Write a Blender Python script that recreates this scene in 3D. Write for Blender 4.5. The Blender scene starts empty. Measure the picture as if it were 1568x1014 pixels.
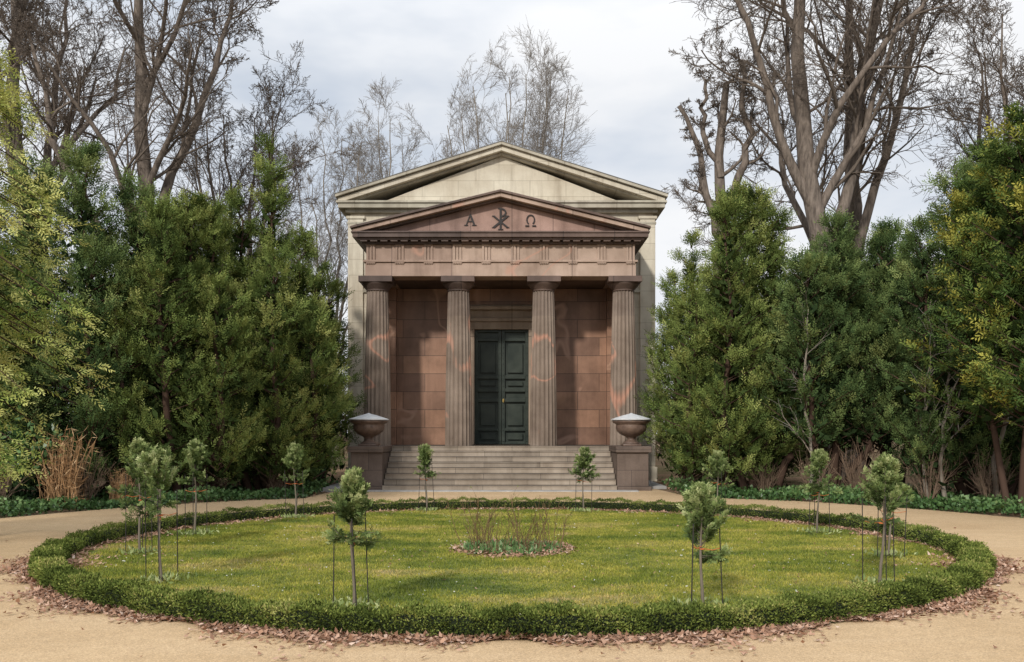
import bpy, math, numpy as np
from mathutils import Vector
rng=np.random.default_rng(7)
sc=bpy.context.scene
COL=sc.collection

# ---------------------------------------------------------------- materials
class M:
    def __init__(s,name,rough=0.7):
        s.m=bpy.data.materials.new(name); s.m.use_nodes=True
        s.nt=s.m.node_tree; s.n=s.nt.nodes; s.l=s.nt.links
        s.b=s.n['Principled BSDF']; s.b.inputs['Roughness'].default_value=rough
        s.b.inputs['Specular IOR Level'].default_value=0.3
        s.tc=s.n.new('ShaderNodeTexCoord')
    def co(s,scale=(1,1,1),rot=(0,0,0),swz=False):
        src=s.tc.outputs['Object']
        if swz:
            sp=s.n.new('ShaderNodeSeparateXYZ'); cb=s.n.new('ShaderNodeCombineXYZ')
            s.l.new(src,sp.inputs[0]); s.l.new(sp.outputs[0],cb.inputs[0]); s.l.new(sp.outputs[2],cb.inputs[1]); s.l.new(sp.outputs[1],cb.inputs[2])
            src=cb.outputs[0]
        mp=s.n.new('ShaderNodeMapping'); mp.inputs['Scale'].default_value=scale; mp.inputs['Rotation'].default_value=rot
        s.l.new(src,mp.inputs[0]); return mp.outputs[0]
    def noise(s,scale,detail=4,rough=0.55,co=None,dist=0):
        t=s.n.new('ShaderNodeTexNoise'); t.inputs['Scale'].default_value=scale; t.inputs['Detail'].default_value=detail
        t.inputs['Roughness'].default_value=rough; t.inputs['Distortion'].default_value=dist
        s.l.new(co if co else s.tc.outputs['Object'],t.inputs['Vector']); return t.outputs['Fac']
    def ramp(s,fac,stops):
        r=s.n.new('ShaderNodeValToRGB'); e=r.color_ramp.elements
        while len(e)<len(stops): e.new(0.5)
        for i,(p,c) in enumerate(stops):
            e[i].position=p; e[i].color=(c[0],c[1],c[2],1) if not isinstance(c,(int,float)) else (c,c,c,1)
        s.l.new(fac,r.inputs[0]); return r.outputs[0]
    def mix(s,f,a,b,mode='MIX'):
        x=s.n.new('ShaderNodeMix'); x.data_type='RGBA'; x.blend_type=mode
        for i,v in ((0,f),(6,a),(7,b)):
            if isinstance(v,(int,float)): x.inputs[i].default_value=v
            elif isinstance(v,tuple): x.inputs[i].default_value=(v[0],v[1],v[2],1)
            else: s.l.new(v,x.inputs[i])
        return x.outputs[2]
    def attr(s,name='tint'):
        a=s.n.new('ShaderNodeAttribute'); a.attribute_name=name; return a.outputs['Fac']
    def bump(s,h,strength=0.3,dist=0.02):
        b=s.n.new('ShaderNodeBump'); b.inputs['Strength'].default_value=strength; b.inputs['Distance'].default_value=dist
        s.l.new(h,b.inputs['Height']); s.l.new(b.outputs[0],s.b.inputs['Normal'])
    def color(s,c):
        if isinstance(c,tuple): s.b.inputs['Base Color'].default_value=(c[0],c[1],c[2],1)
        else: s.l.new(c,s.b.inputs['Base Color'])
        s.c=c
    def trans(s,f=0.25,cheap=True):
        out=s.n['Material Output']; sh=s.b
        if cheap: sh=s.n.new('ShaderNodeBsdfDiffuse')
        t=s.n.new('ShaderNodeBsdfTranslucent') if f>0 else None
        for q in (([sh] if cheap else [])+([t] if t else [])):
            if isinstance(s.c,tuple): q.inputs[0].default_value=(s.c[0],s.c[1],s.c[2],1)
            else: s.l.new(s.c,q.inputs[0])
        if t:
            mx=s.n.new('ShaderNodeMixShader'); mx.inputs[0].default_value=f
            s.l.new(sh.outputs[0],mx.inputs[1]); s.l.new(t.outputs[0],mx.inputs[2]); s.l.new(mx.outputs[0],out.inputs[0])
        else: s.l.new(sh.outputs[0],out.inputs[0])
        if cheap: s.n.remove(s.b)

def leafmat(name,stops,tr=0.0,rough=0.55,cheap=True):
    m=M(name,rough); m.color(m.ramp(m.attr(),stops)); m.trans(tr,cheap); return m.m

def stone(name,c1,c2,mortar,bw,bh,vein=None,spk=0.15,rough=0.6,stain=0.5,off=0.5,ms=0.012,drip=.55):
    m=M(name,rough)
    co=m.co(swz=True)
    b=m.n.new('ShaderNodeTexBrick'); m.l.new(co,b.inputs['Vector'])
    b.offset=off
    for k,v in (('Scale',1.0),('Mortar Size',ms),('Brick Width',bw),('Row Height',bh),('Bias',0.0),('Mortar Smooth',0.2)): b.inputs[k].default_value=v
    b.inputs['Color1'].default_value=(*c1,1); b.inputs['Color2'].default_value=(*c2,1); b.inputs['Mortar'].default_value=(*mortar,1)
    c=b.outputs['Color']
    n1=m.noise(0.9,5,0.6)
    c=m.mix(m.ramp(n1,[(0.35,0.0),(0.7,1.0)]),c,m.mix(1.0,c,(stain,stain*0.95,stain*0.9),'MULTIPLY'))
    if drip>0:
        n3=m.noise(1.0,5,0.65,m.co((3.2,3.2,0.35)))
        c=m.mix(m.ramp(n3,[(0.48,0.0),(0.72,drip)]),c,m.mix(1.0,c,(0.5,0.46,0.43),'MULTIPLY'))
    n2=m.noise(70,2,0.7)
    c=m.mix(spk,c,m.ramp(n2,[(0.3,0.02),(0.7,0.95)]),'OVERLAY')
    if vein:
        nv=m.noise(0.5,2,0.5,m.co((1,1,1.0),(0,0.9,0)),0.5)
        c=m.mix(m.ramp(nv,[(0.57,0.0),(0.592,0.75),(0.614,0.0)]),c,vein)
    m.color(c); m.bump(n2,0.15,0.01)
    return m.m

GRN=stone('pink_granite',(0.49,0.365,0.29),(0.37,0.26,0.205),(0.16,0.11,0.09),1.9,5.0,vein=(0.45,0.25,0.18),stain=0.6)
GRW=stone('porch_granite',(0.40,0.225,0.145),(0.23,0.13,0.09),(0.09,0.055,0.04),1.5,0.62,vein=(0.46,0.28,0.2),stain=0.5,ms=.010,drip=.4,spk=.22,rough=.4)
GRC=stone('column_granite',(0.27,0.21,0.165),(0.21,0.16,0.13),(0.19,0.12,0.09),9,2.7,vein=(0.50,0.25,0.17),stain=0.5,ms=0.0,drip=.35)
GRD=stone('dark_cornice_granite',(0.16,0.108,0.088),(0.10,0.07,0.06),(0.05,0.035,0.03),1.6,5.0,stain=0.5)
TYM=stone('tympanum_granite',(0.42,0.27,0.22),(0.28,0.18,0.15),(0.14,0.09,0.07),1.3,7.0,stain=0.55)
STP=stone('step_stone',(0.43,0.355,0.28),(0.30,0.25,0.20),(0.09,0.075,0.06),1.7,0.16,stain=0.55,ms=0.006)
PED=stone('pedestal_granite',(0.18,0.135,0.11),(0.14,0.105,0.088),(0.05,0.04,0.035),1.4,0.6,stain=0.55,ms=0.006)
PLA=stone('pale_sandstone',(0.66,0.61,0.50),(0.58,0.53,0.43),(0.36,0.32,0.25),1.25,0.55,stain=0.75,spk=0.06,rough=0.8,ms=0.007)
PLD=stone('pale_cornice',(0.53,0.49,0.40),(0.45,0.42,0.34),(0.3,0.27,0.21),1.8,6,stain=0.55,spk=0.06,rough=0.8)
m=M('grey_slab',0.7); n=m.noise(3,5); m.color(m.ramp(n,[(0.3,(0.26,0.25,0.24)),(0.7,(0.42,0.41,0.39))])); SLAB=m.m
m=M('urn_lid_lead',0.4); n=m.noise(6,5); m.color(m.ramp(n,[(0.3,(0.50,0.52,0.54)),(0.7,(0.68,0.69,0.70))])); LID=m.m
m=M('urn_porphyry',0.35); n=m.noise(9,5); m.color(m.ramp(n,[(0.3,(0.10,0.068,0.055)),(0.7,(0.19,0.13,0.10))])); URN=m.m
m=M('bronze_door',0.4); n=m.noise(2.5,5); m.color(m.ramp(n,[(0.3,(0.018,0.026,0.021)),(0.7,(0.046,0.056,0.045))])); m.b.inputs['Metallic'].default_value=0.2; DOOR=m.m
m=M('letter_bronze',0.5); m.color((0.02,0.015,0.014)); LET=m.m
m=M('roof_zinc',0.6); m.color((0.2,0.2,0.2)); ROOF=m.m
m=M('brass',0.3); m.color((0.5,0.35,0.12)); m.b.inputs['Metallic'].default_value=1; BRASS=m.m

def bark(name,a,b):
    m=M(name,0.9); n=m.noise(2.5,4,0.65,m.co((4,4,0.7)))
    m.color(m.ramp(n,[(0.3,a),(0.7,b)])); m.bump(n,0.6,0.03); return m.m
def plain(name,c):
    m=M(name); m.color(c); m.trans(0.0,True); return m.m
BARK=bark('deciduous_bark',(0.07,0.055,0.045),(0.24,0.195,0.16))
BRN=plain('deciduous_twigs',(0.145,0.118,0.097))
BRN2=plain('pale_and_hazed_twigs',(0.26,0.235,0.21))  # on the far trees this paleness is atmospheric haze put into the colour
BARK2=bark('pale_and_hazed_bark',(0.12,0.10,0.08),(0.30,0.26,0.21))  # pale young stems; far trees wear it as painted-in haze
BARKY=plain('yew_bark',(0.075,0.048,0.036))
TWIG=plain('twig_bark',(0.22,0.155,0.11))

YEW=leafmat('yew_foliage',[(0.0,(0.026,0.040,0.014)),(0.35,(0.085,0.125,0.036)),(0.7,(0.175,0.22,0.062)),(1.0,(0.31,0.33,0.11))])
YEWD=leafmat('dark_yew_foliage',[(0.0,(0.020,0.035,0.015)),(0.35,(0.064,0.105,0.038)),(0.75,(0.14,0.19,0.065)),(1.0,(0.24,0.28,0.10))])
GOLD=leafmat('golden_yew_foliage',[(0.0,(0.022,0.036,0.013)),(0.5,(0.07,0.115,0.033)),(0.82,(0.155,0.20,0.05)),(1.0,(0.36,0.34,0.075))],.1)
HEM=leafmat('hemlock_foliage',[(0.0,(0.026,0.045,0.014)),(0.4,(0.095,0.15,0.036)),(0.65,(0.30,0.35,0.09)),(1.0,(0.60,0.60,0.22))],.2)
HOL=leafmat('young_tree_foliage',[(0.0,(0.04,0.06,0.025)),(0.45,(0.115,0.165,0.055)),(0.75,(0.24,0.30,0.11)),(1.0,(0.42,0.45,0.22))],0.15)
BOX=leafmat('box_foliage',[(0.0,(0.030,0.042,0.012)),(0.45,(0.105,0.14,0.032)),(0.85,(0.22,0.255,0.062)),(1.0,(0.36,0.34,0.12))],0.0)
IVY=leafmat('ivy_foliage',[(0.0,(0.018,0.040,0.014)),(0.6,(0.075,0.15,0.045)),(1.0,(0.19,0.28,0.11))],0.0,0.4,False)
LIT=leafmat('fallen_leaf',[(0.0,(0.15,0.08,0.05)),(0.5,(0.36,0.21,0.14)),(0.8,(0.50,0.33,0.24)),(1.0,(0.68,0.54,0.45))],0.0)
DRY=leafmat('dry_reed',[(0.0,(0.15,0.085,0.045)),(0.5,(0.36,0.20,0.095)),(1.0,(0.56,0.40,0.24))],0.0)
UND=leafmat('brown_undergrowth',[(0.0,(0.10,0.075,0.05)),(1.0,(0.26,0.20,0.14))],0.0)
PET=leafmat('white_petal',[(0.0,(0.6,0.6,0.52)),(1.0,(0.8,0.8,0.75))],0.2)
def grasscol(m):
    n=m.noise(0.55,5,0.65,m.co((0.8,1.5,1))); n2=m.noise(3.5,4,0.65)
    a=m.ramp(n,[(0.34,(0.14,0.195,0.036)),(0.45,(0.25,0.295,0.048)),(0.56,(0.41,0.405,0.075)),(0.68,(0.50,0.42,0.16))])
    return m.mix(m.ramp(n2,[(0.40,0.0),(0.66,0.75)]),a,m.mix(1.0,a,(0.52,0.62,0.6),'MULTIPLY'))
m=M('grass_blade',0.6); c=grasscol(m); c=m.mix(m.attr(),m.mix(1.0,c,(0.55,0.62,0.55),'MULTIPLY'),m.mix(1.0,c,(1.4,1.2,1.5),'MULTIPLY')); m.color(c); m.trans(0.2); GRASS=m.m
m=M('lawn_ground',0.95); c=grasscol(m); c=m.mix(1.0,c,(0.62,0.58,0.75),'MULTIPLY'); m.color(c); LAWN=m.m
m=M('sand_path',0.95)
a=m.noise(0.5,5,0.6); b=m.noise(60,3,0.7); d=m.noise(6,4,0.7); e=m.noise(260,1,0.5); f=m.noise(1.0,4,0.6,m.co((0.35,2.2,1)))
c=m.ramp(a,[(0.3,(0.45,0.305,0.165)),(0.7,(0.57,0.405,0.235))])
c=m.mix(m.ramp(f,[(0.45,0.0),(0.7,0.45)]),c,(0.60,0.44,0.27))
c=m.mix(m.ramp(d,[(0.4,0.0),(0.75,0.5)]),c,(0.40,0.275,0.15))
c=m.mix(0.45,c,m.ramp(b,[(0.3,0.15),(0.7,0.85)]),'OVERLAY')
c=m.mix(m.ramp(e,[(0.62,0.0),(0.72,0.6)]),c,(0.66,0.56,0.42))
c=m.mix(m.ramp(e,[(0.28,0.7),(0.36,0.0)]),c,(0.17,0.11,0.07))
m.color(c); m.bump(b,0.5,0.012); SAND=m.m
m=M('woodland_soil',0.95)
a=m.noise(0.35,3,0.6); b=m.noise(14,4,0.75)
c=m.mix(m.ramp(b,[(0.35,0.0),(0.65,1.0)]),(0.11,0.072,0.046),(0.30,0.21,0.14))
c=m.mix(m.ramp(a,[(0.45,0.0),(0.6,0.5)]),c,(0.07,0.09,0.035))
m.color(c); m.trans(0.0,True); SOIL=m.m
m=M('stake_metal',0.6); m.color((0.035,0.03,0.028)); STK=m.m
m=M('orange_tie',0.6); m.color((0.55,0.16,0.05)); TIE=m.m
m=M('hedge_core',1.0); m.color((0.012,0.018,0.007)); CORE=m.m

# ---------------------------------------------------------------- geometry helpers
def nrm(a): return a/np.maximum(np.linalg.norm(a,axis=-1,keepdims=True),1e-9)
class Geo:
    def __init__(s): s.v=[];s.f=[];s.t=[];s.m=[];s.n=0
    def add(s,V,F,T,mi):
        s.v.append(V);s.f.append(F+s.n);s.t.append(T);s.m.append(np.full(len(F),mi,np.int32));s.n+=len(V)
    def leaves(s,p,d,L,W,T,mi=0,fold=0.2):
        N=len(p); d=nrm(d); r=rng.normal(size=(N,3)); sd=nrm(np.cross(d,r)); nn=np.cross(d,sd)
        L=np.broadcast_to(L,(N,))[:,None]; W=np.broadcast_to(W,(N,))[:,None]
        V=np.empty((N,4,3)); V[:,0]=p; V[:,1]=p+d*L*.45+sd*W*.5+nn*W*fold; V[:,2]=p+d*L; V[:,3]=p+d*L*.45-sd*W*.5+nn*W*fold
        s.add(V.reshape(-1,3),np.arange(4*N).reshape(N,4),np.repeat(np.clip(T,0,1),4),mi)
    def sprigs(s,o,a,L,T,K=11,ll=0.12,lw=0.03,mi=0,ang=0.85):
        N=len(o); a=nrm(a); r=rng.normal(size=(N,3))*0.6+np.array([0,0,1.0]); sd=nrm(np.cross(a,r)); nn=np.cross(a,sd)
        tt=np.linspace(0.12,1,K); side=np.where(np.arange(K)%2==0,1,-1.)
        side[-1]=0
        A=a[:,None,:];S=sd[:,None,:];Nn=nn[:,None,:]
        L=np.broadcast_to(L,(N,))[:,None,None]
        base=o[:,None,:]+A*L*tt[None,:,None]*0.85
        d=nrm(A*math.cos(ang)+S*(side*math.sin(ang))[None,:,None]+rng.normal(size=(N,K,3))*0.22)
        w=nrm(np.cross(d,Nn)); l=ll*(1.15-0.5*tt)[None,:,None]*rng.uniform(.8,1.25,(N,K,1))
        V=np.empty((N,K,4,3)); V[:,:,0]=base; V[:,:,1]=base+d*l*.5+w*lw*.5; V[:,:,2]=base+d*l; V[:,:,3]=base+d*l*.5-w*lw*.5
        t=np.clip(np.asarray(T)[:,None]+0.18*(tt-0.5)[None,:],0,1)
        s.add(V.reshape(-1,3),np.arange(4*N*K).reshape(-1,4),np.repeat(t.reshape(-1),4),mi)
    def tubes(s,P,R,sides,mi=0,T=0.5):
        B,n,_=P.shape; d=np.gradient(P,axis=1); d=nrm(d)
        ref=np.where(np.abs(d[:,:1,2:3])>0.8,np.array([1.,0,0]),np.array([0,0,1.]))
        u=nrm(np.cross(d,ref)); w=np.cross(d,u); th=np.arange(sides)*2*math.pi/sides
        V=P[:,:,None,:]+R[:,:,None,None]*(u[:,:,None,:]*np.cos(th)[None,None,:,None]+w[:,:,None,:]*np.sin(th)[None,None,:,None])
        idx=np.arange(B*n*sides).reshape(B,n,sides); a=idx[:,:-1];b=idx[:,1:]
        F=np.stack([a,np.roll(a,-1,2),np.roll(b,-1,2),b],-1).reshape(-1,4)
        s.add(V.reshape(-1,3),F,np.full(B*n*sides,T),mi)
    def mesh(s,name,mats):
        V=np.concatenate(s.v).astype(np.float32);F=np.concatenate(s.f).astype(np.int32);T=np.concatenate(s.t).astype(np.float32);MI=np.concatenate(s.m)
        me=bpy.data.meshes.new(name); me.vertices.add(len(V)); me.vertices.foreach_set('co',V.ravel())
        me.loops.add(F.size); me.loops.foreach_set('vertex_index',F.ravel()); me.polygons.add(len(F))
        me.polygons.foreach_set('loop_start',np.arange(0,F.size,4,dtype=np.int32))
        for m in mats: me.materials.append(m)
        me.polygons.foreach_set('material_index',MI); me.update(calc_edges=True)
        at=me.attributes.new('tint','FLOAT','POINT'); at.data.foreach_set('value',T)
        return me
def obj(name,me,loc=(0,0,0),rz=0,sc_=1.0,parent=None):
    o=bpy.data.objects.new(name,me); COL.objects.link(o); o.location=loc; o.rotation_euler=(0,0,rz)
    o.scale=(sc_,sc_,sc_) if isinstance(sc_,(int,float)) else sc_
    if parent: o.parent=parent
    return o

class Hard:
    def __init__(s): s.v=[];s.f=[]
    def box(s,x0,x1,y0,y1,z0,z1):
        b=len(s.v); s.v+=[(x0,y0,z0),(x1,y0,z0),(x1,y1,z0),(x0,y1,z0),(x0,y0,z1),(x1,y0,z1),(x1,y1,z1),(x0,y1,z1)]
        s.f+=[tuple(b+i for i in q) for q in ((0,3,2,1),(4,5,6,7),(0,1,5,4),(1,2,6,5),(2,3,7,6),(3,0,4,7))]; return s
    def prism(s,poly,y0,y1):
        b=len(s.v);n=len(poly); s.v+=[(x,y0,z) for x,z in poly]+[(x,y1,z) for x,z in poly]
        s.f.append(tuple(b+i for i in range(n))); s.f.append(tuple(b+n+i for i in reversed(range(n))))
        for i in range(n): j=(i+1)%n; s.f.append((b+i,b+n+i,b+n+j,b+j))
        return s
    def lathe(s,prof,cx,cy,seg=32):
        b=len(s.v)
        for r,z in prof:
            for k in range(seg): a=2*math.pi*k/seg; s.v.append((cx+r*math.cos(a),cy+r*math.sin(a),z))
        for i in range(len(prof)-1):
            for k in range(seg):
                k2=(k+1)%seg; s.f.append((b+i*seg+k,b+i*seg+k2,b+(i+1)*seg+k2,b+(i+1)*seg+k))
        s.f.append(tuple(b+(len(prof)-1)*seg+k for k in range(seg))); s.f.append(tuple(b+k for k in reversed(range(seg))))
        return s
    def done(s,name,mat,parent=None,bev=0.012,smooth=False):
        me=bpy.data.meshes.new(name); me.from_pydata(s.v,[],s.f); me.materials.append(mat); me.update()
        import bmesh; bm=bmesh.new(); bm.from_mesh(me); bmesh.ops.recalc_face_normals(bm,faces=bm.faces); bm.to_mesh(me); bm.free()
        if smooth:
            for p in me.polygons: p.use_smooth=True
        o=bpy.data.objects.new(name,me); COL.objects.link(o)
        if parent: o.parent=parent
        if bev:
            b=o.modifiers.new('bevel','BEVEL'); b.width=bev; b.segments=2; b.limit_method='ANGLE'; b.angle_limit=math.radians(40)
        return o

# ---------------------------------------------------------------- ground
def disc(name,cx,cy,r,z,mat,seg=160):
    vs=[(cx+r*math.cos(2*math.pi*k/seg),cy+r*math.sin(2*math.pi*k/seg),z) for k in range(seg)]
    me=bpy.data.meshes.new(name); me.from_pydata(vs,[],[tuple(range(seg))]); me.materials.append(mat); return obj(name,me)
def sheet(name,poly,z,mat):
    me=bpy.data.meshes.new(name); me.from_pydata([(x,y,z) for x,y in poly],[],[tuple(range(len(poly)))]); me.materials.append(mat); return obj(name,me)
sheet('ground',[(-300,-120),(300,-120),(300,500),(-300,500)],0,SOIL)
CX,CY=0.0,14.25
poly=[]
for k in range(121):
    a=math.radians(-35+250*k/120.)
    r=11.1+0.10*math.sin(9*a)+0.06*math.sin(23*a)+0.05*math.sin(41*a)
    x=CX+r*math.cos(a); y=CY+r*math.sin(a)
    if abs(x+0.36)<4.9 and y>20: y=28.0
    poly.append((x,y))
poly+=[(-14,7),(-16,-10),(16,-10),(14,7)]
sheet('sand_path',poly,0.006,SAND)
RO=6.57; RI=6.29; HH=.20
disc('lawn',CX,CY,RI+0.1,0.012,LAWN)

# grass blades
N=260000
r=np.sqrt(rng.uniform(0,1,N))*(RI); a=rng.uniform(0,2*math.pi,N)
p=np.stack([CX+r*np.cos(a),CY+r*np.sin(a),np.full(N,0.012)],1)
keep=~((((p[:,0]-0)**2+(p[:,1]-13.4)**2)<0.8**2)&(rng.uniform(size=N)<0.93))
keep&=~((r>RI-.28)&(rng.uniform(size=N)<.75)&(a<3.5))
p=p[keep]; N=len(p)
g=Geo(); d=rng.normal(size=(N,3))*0.55; d[:,2]=1
clump=0.5+0.25*np.sin(p[:,0]*2.1+1.3*np.sin(p[:,1]*1.1))+0.25*np.sin(p[:,1]*1.7+2*np.sin(p[:,0]*.8))
g.leaves(p,d,rng.uniform(.022,.048,N)*(0.7+.5*clump),rng.uniform(.007,.012,N),rng.uniform(0,1,N),0)
obj('lawn_grass',g.mesh('lawn_grass',[GRASS]))

# ---------------------------------------------------------------- hedge
g=Geo(); seg=240
def hp(r_,z_,a_): return np.stack([CX+r_*np.cos(a_),CY+r_*np.sin(a_),z_],-1)
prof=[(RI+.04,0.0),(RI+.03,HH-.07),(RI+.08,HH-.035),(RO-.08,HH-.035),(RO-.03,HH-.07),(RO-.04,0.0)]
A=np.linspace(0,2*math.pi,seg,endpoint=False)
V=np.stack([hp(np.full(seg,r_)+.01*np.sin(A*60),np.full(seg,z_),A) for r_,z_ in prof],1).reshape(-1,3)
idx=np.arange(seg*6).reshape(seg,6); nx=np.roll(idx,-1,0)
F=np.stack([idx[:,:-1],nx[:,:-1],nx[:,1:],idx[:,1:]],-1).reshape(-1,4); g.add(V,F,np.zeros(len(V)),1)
N=110000
a=rng.uniform(0,2*math.pi,N)
a2=rng.uniform(math.pi*1.08,math.pi*1.92,60000); a=np.concatenate([a,a2]); N=len(a)
u=rng.uniform(0,1,N); W=RO-RI; H=HH
lump=1+0.10*np.sin(a*37+1)+0.08*np.sin(a*91)+0.07*np.sin(a*173+2)+.07*np.sin(a*11)
s_=u*(2*H+W)
rr=np.where(s_<H,RI,np.where(s_<H+W,RI+(s_-H),RO)); zz=np.where(s_<H,s_,np.where(s_<H+W,H,H-(s_-H-W)))
nr=np.where(s_<H,-1.,np.where(s_<H+W,0.,1.)); nz=np.where((s_>=H)&(s_<H+W),1.,0.15)
cr=np.clip((zz-H+.07)/.08,0,1)
zz=zz*lump; rr=rr+nr*(rng.normal(size=N)*.02+.022*np.sin(a*53+zz*9)); rr=rr-nr*cr*.03
zz=np.maximum(zz+rng.normal(size=N)*.016,0.01)
rad=np.stack([np.cos(a),np.sin(a),np.zeros(N)],1)
d=rad*nr[:,None]+np.array([0,0,1.])*nz[:,None]*1.0+rng.normal(size=(N,3))*.6+np.array([0,0,.35])
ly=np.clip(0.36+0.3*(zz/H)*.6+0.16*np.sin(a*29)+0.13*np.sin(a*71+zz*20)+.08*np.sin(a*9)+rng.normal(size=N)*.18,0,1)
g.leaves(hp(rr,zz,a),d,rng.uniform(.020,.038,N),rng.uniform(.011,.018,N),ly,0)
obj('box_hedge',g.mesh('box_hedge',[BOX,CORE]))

# ---------------------------------------------------------------- fallen leaves
g=Geo()
def litter(p,smin=.035,smax=.075,lift=.02):
    n=len(p); d=rng.normal(size=(n,3)); d[:,2]*=.25; q=p.copy(); q[:,2]=.015+rng.uniform(0,lift,n)
    d=nrm(d); sd=nrm(np.cross(d,np.array([0,0,1.])+rng.normal(size=(n,3))*.35)); L=rng.uniform(smin,smax,n)[:,None]; Wd=L*rng.uniform(.45,.75,n)[:,None]
    V=np.empty((n,4,3)); V[:,0]=q; V[:,1]=q+d*L*.5+sd*Wd*.5; V[:,2]=q+d*L; V[:,3]=q+d*L*.5-sd*Wd*.5
    V[:,0,2]+=rng.uniform(0,.015,n); V[:,2,2]+=rng.uniform(0,.02,n); V[...,2]=np.maximum(V[...,2],.014)
    g.add(V.reshape(-1,3),np.arange(4*n).reshape(n,4),np.repeat(rng.beta(2,2,n),4),0)
def ring(n,a0,a1,r0,sg,side=1):
    a=np.radians(rng.uniform(a0,a1,n)); r=r0+side*np.abs(rng.normal(size=n))*sg*(0.6+.4*np.sin(a*13)+.25*np.sin(a*41)); return np.stack([CX+r*np.cos(a),CY+r*np.sin(a),np.zeros(n)],1)
litter(ring(15000,175,365,RO-.02,.19))
litter(ring(2500,180,360,RO,.42))
litter(ring(2500,0,180,RO,.2))
litter(ring(5600,10,215,RI+.02,.27,-1))
litter(ring(1800,-60,40,RI+.02,.17,-1))
litter(ring(1500,200,340,RI-.02,.25,-1))
n=1500; r=np.sqrt(rng.uniform(0,1,n))*.93; a=rng.uniform(0,6.283,n); litter(np.stack([r*np.cos(a),13.4+r*np.sin(a),np.zeros(n)],1),lift=.05)
n=600; r=np.sqrt(rng.uniform(0,1,n))*RI; a=rng.uniform(0,6.283,n); litter(np.stack([CX+r*np.cos(a),CY+r*np.sin(a),np.zeros(n)],1),.025,.05,.03)
n=260; litter(np.stack([rng.uniform(-9,9,n),rng.uniform(4,25,n),np.zeros(n)],1),.025,.06,.005)
n=9000; a=np.radians(rng.uniform(-25,205,n)); r=rng.uniform(11.2,19,n); q=np.stack([CX+r*np.cos(a),CY+r*np.sin(a),np.zeros(n)],1); q=q[(np.abs(q[:,0]+.36)>4.9)]; litter(q,.06,.12,.03)
obj('fallen_leaves',g.mesh('fallen_leaves',[LIT]))
g=Geo(); n=240; r=np.sqrt(rng.uniform(0,1,n))*6; a=rng.uniform(0,6.283,n)
q=np.stack([CX+r*np.cos(a),CY+r*np.sin(a),rng.uniform(.04,.055,n)],1)
for k in range(3):
    d=rng.normal(size=(n,3)); d[:,2]*=.2; g.leaves(q,d,.018,.014,rng.uniform(0,1,n),0,0)
obj('lawn_daisies',g.mesh('lawn_daisies',[PET]))

# ---------------------------------------------------------------- MAUSOLEUM
ms=bpy.data.objects.new('mausoleum',None); COL.objects.link(ms)
C=-0.36
PZ=1.28
h=Hard()
for i in range(8):
    y0=26.8+.3*i
    h.box(C-3.42,C+3.42,y0,31.5,.16*i+(.001 if i else -.05),.16*(i+1)-.03)
    h.box(C-3.42,C+3.42,y0-.025,31.5,.16*(i+1)-.03,.16*(i+1))
h.done('steps',STP,ms,.006)
h=Hard(); h.box(C-4.38,C-3.425,28.95,31.8,0,PZ-.002); h.box(C+3.425,C+4.38,28.95,31.8,0,PZ-.002); h.done('podium',PED,ms)
h=Hard()
for s in (-1,1):
    a,b=sorted((C+s*3.44,C+s*4.36)); h.box(a,b,26.95,28.94,.12,1.12)
    a,b=sorted((C+s*3.40,C+s*4.44)); h.box(a-.0,b,26.86,29.0,1.12,1.30)
    a,b=sorted((C+s*3.43,C+s*4.44)); h.box(a,b,26.88,28.96,0,.12)
h.done('cheek_walls',PED,ms,.015)
h=Hard(); h.box(C-5.1,C-4.45,26.3,31.9,0,.12); h.box(C+4.45,C+5.0,27.6,31.9,0,.09); h.box(C-3.9,C+4.0,26.35,26.77,-.02,.035); h.done('paving_slabs',SLAB,ms)
def column(cx,cy,name):
    nf=20;sub=5;seg=nf*sub; prof=[]
    for i in range(15):
        t=i/14; r=.435-.095*t+.018*math.sin(math.pi*t); prof.append((r,PZ+t*(6.22-PZ)))
    v=[];f=[]
    for r,z in prof:
        for k in range(seg):
            a=2*math.pi*k/seg; ph=(k%sub)/sub; dep=.036*math.sin(math.pi*ph)**.8; rr=r-dep; v.append((cx+rr*math.cos(a),cy+rr*math.sin(a),z))
    for i in range(14):
        for k in range(seg):
            k2=(k+1)%seg; f.append((i*seg+k,i*seg+k2,(i+1)*seg+k2,(i+1)*seg+k))
    h=Hard(); h.v=v;h.f=f; h.done(name,GRC,ms,0)
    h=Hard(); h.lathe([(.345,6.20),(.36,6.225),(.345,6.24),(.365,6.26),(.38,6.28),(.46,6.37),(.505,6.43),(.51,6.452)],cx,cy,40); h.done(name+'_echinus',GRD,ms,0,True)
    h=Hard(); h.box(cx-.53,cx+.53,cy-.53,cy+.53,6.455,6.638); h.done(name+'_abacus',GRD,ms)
for i,dx in enumerate((-3.95,-1.35,1.37,3.93)): column(C+dx,29.5,'column_%d'%(i+1))
h=Hard()
h.box(C-4.28,C+4.28,29.1,29.9,6.64,7.08); h.box(C-4.28,C-3.5,29.902,31.98,6.64,7.08); h.box(C+3.5,C+4.28,29.902,31.98,6.64,7.08)
h.box(C-4.25,C+4.25,29.13,31.98,7.15,7.64)
h.done('architrave_and_frieze',GRN,ms)
h=Hard(); h.box(C-4.33,C+4.33,29.04,31.98,7.082,7.148); h.done('taenia',GRN,ms,.006)
h=Hard(); tx=[.456*(2*k+1) for k in range(5)]; tx=[-x for x in tx]+tx
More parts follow.
